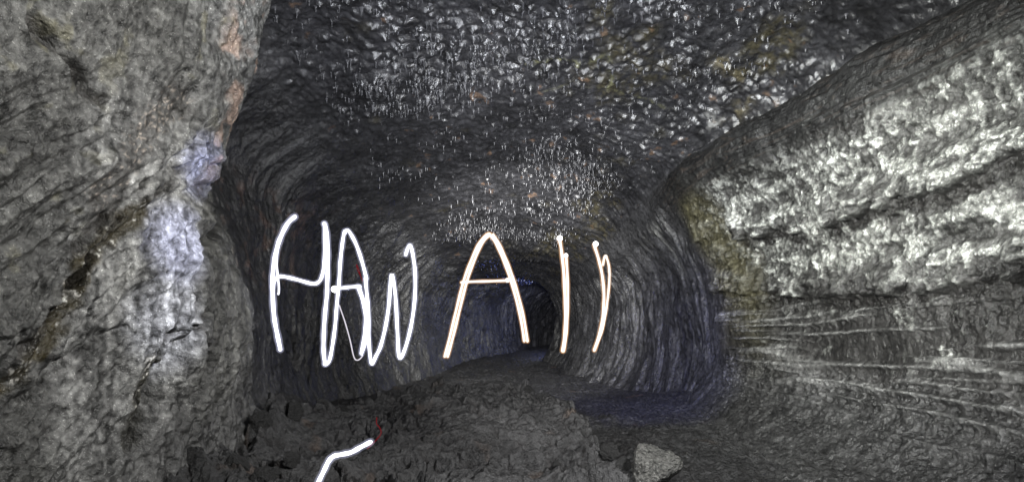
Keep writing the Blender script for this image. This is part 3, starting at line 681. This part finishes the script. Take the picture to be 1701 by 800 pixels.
def burst(u, v, rpx, parent, mat=None):
    import bmesh
    bm = bmesh.new(); bmesh.ops.create_icosphere(bm, subdivisions=3, radius=rpx/F*DL); me = bpy.data.meshes.new("bright_spot"); bm.to_mesh(me); bm.free()
    o = link("bright_spot", me, mat or E_burst, parent); o.location = w3(u, v, DL-.03); return o
H = letter("white letter H drawn in the air, leftmost letter of the glowing word", 490, 480)
cool("stroke", [(491.5, 360.5), (481, 371.5), (471, 391), (463, 411), (456, 438), (452, 469.5), (451.5, 507), (453, 532), (458, 558), (463.4, 580)], 9, H)
cool("stroke", [(465, 411), (461.5, 440), (459.5, 465), (461, 488)], 4, H)
cool("crossbar", [(456, 478), (459, 466), (464, 460), (471, 459), (491, 463.5), (514, 470), (524.5, 469), (532, 459), (537, 434.5), (539, 403), (540, 372)], 7.5, H)
cool("stroke", [(540, 372), (544, 381), (547, 410), (546.4, 438), (544.6, 469.5), (542.5, 489), (538, 522), (535.4, 554), (535, 582), (538, 604)], 8.5, H)
A = letter("white letter A joined to the H by a bright torch spot, right after the H", 580, 480)
cool("stroke", [(539, 605), (546, 599), (552, 575), (557.5, 541), (561, 507), (564, 481), (565.6, 469), (567.4, 438), (570, 410), (573, 388), (576, 383), (581, 386), (591, 406), (600, 434), (607, 462)], 7.5, A)
cool("stroke", [(597, 476), (602.5, 498), (605.5, 526), (604.5, 554), (601.5, 586)], 8, A)
cool("stroke", [(599, 478), (606, 505), (609.5, 535), (607, 565), (602, 585)], 6, A)
cool("crossbar", [(556, 480), (570, 478), (585, 475.5), (597, 475.5)], 7, A)
stroke("thin_trail", [(601, 590), (597, 595), (592, 598), (588, 592), (583, 563), (575, 533), (565, 507)], 1.0/F*DL, E_thin, A)
stroke("red_loop", [(601, 466), (596, 456), (593, 449), (592.5, 442), (594.5, 440), (598, 447), (600, 457)], .7/F*DL, E_red, A)
burst(556, 480, 5.5, A)
Wt = letter("white letter W with a hooked right end, between the two letters A", 650, 500)
cool("stroke", [(607, 462), (610, 489), (613, 517), (613.8, 554), (615.6, 582), (619.5, 603), (626, 591), (634, 574), (642, 542), (647.5, 505), (651.5, 456), (657.6, 491), (660.5, 548), (663.4, 593), (672, 580), (682, 542), (687.8, 499), (688.7, 456), (685, 424.5), (680.6, 407), (676, 411), (672.6, 422)], 7.5, Wt)
A2 = letter("warm white letter A, the wide one with orange edges in front of the dark passage", 800, 480)
leg1 = [(740.4, 592), (750, 556), (760.5, 514), (772.5, 469), (784.5, 436), (798, 406), (810, 391)]
leg2 = [(816, 389), (825, 401.5), (835.5, 424), (846, 451), (856.5, 484), (867, 526), (873.5, 566)]
warm("leg", leg1+[(816, 388)], 7, A2, -2.6); warm("leg", leg1, 7, A2, 2.6)
warm("leg", [(812, 388)]+leg2, 7, A2, -2.6); warm("leg", leg2, 7, A2, 2.6)
warm("crossbar", [(767, 469), (790, 467.5), (820, 466), (848, 465)], 6.5, A2)
burst(822, 397, 3.8, A2, E_warm); burst(843, 465, 4, A2, E_warm)
I1 = letter("warm white letter I, straight one beside the edge of the dark passage, last but one", 936, 480)
warm("stroke", [(929.6, 395), (933, 413), (936.8, 450), (938, 485), (938.8, 519), (937.4, 554), (934, 582)], 8, I1)
warm("stroke", [(940, 424), (943, 456), (944, 493), (942.5, 531), (939.5, 560), (935.5, 582)], 7, I1)
burst(929.8, 395.5, 4.6, I1); burst(940, 424, 3.4, I1)
I2 = letter("warm white letter I, bowed like a bracket, rightmost letter of the glowing word", 1000, 490)
warm("stroke", [(987.7, 406), (995, 427.5), (1000.6, 453), (1003, 485), (1001, 519), (996, 548), (986.5, 581)], 7.5, I2)
warm("stroke", [(1003, 439), (1005.5, 425), (1009.8, 434), (1011.6, 456), (1008.7, 491), (1004, 525), (999, 551), (988.5, 580)], 6, I2)
burst(989.5, 405, 4.4, I2); burst(1006, 426, 3.2, I2, E_warm)
sl = letter("loose curved white light stroke low over the floor at the bottom edge", 560, 760, group="", name="light_stroke")
cool("stroke", [(614, 734.5), (600, 741), (586, 748), (570, 751), (558, 754), (548, 763), (539, 778), (527, 800), (517, 820)], 10, sl, 3.75)
rs = letter("faint red squiggle of light on the crust right of the loose white stroke", 625, 715, group="", name="red_light_stroke")
stroke("stroke", [(624, 694), (623, 705), (629, 711), (633, 719), (627, 728), (619, 736), (612, 743)], .8/F*4.3, E_red, rs, 4.3)
print("drips", len(items), "rocks", len(ROCKS))
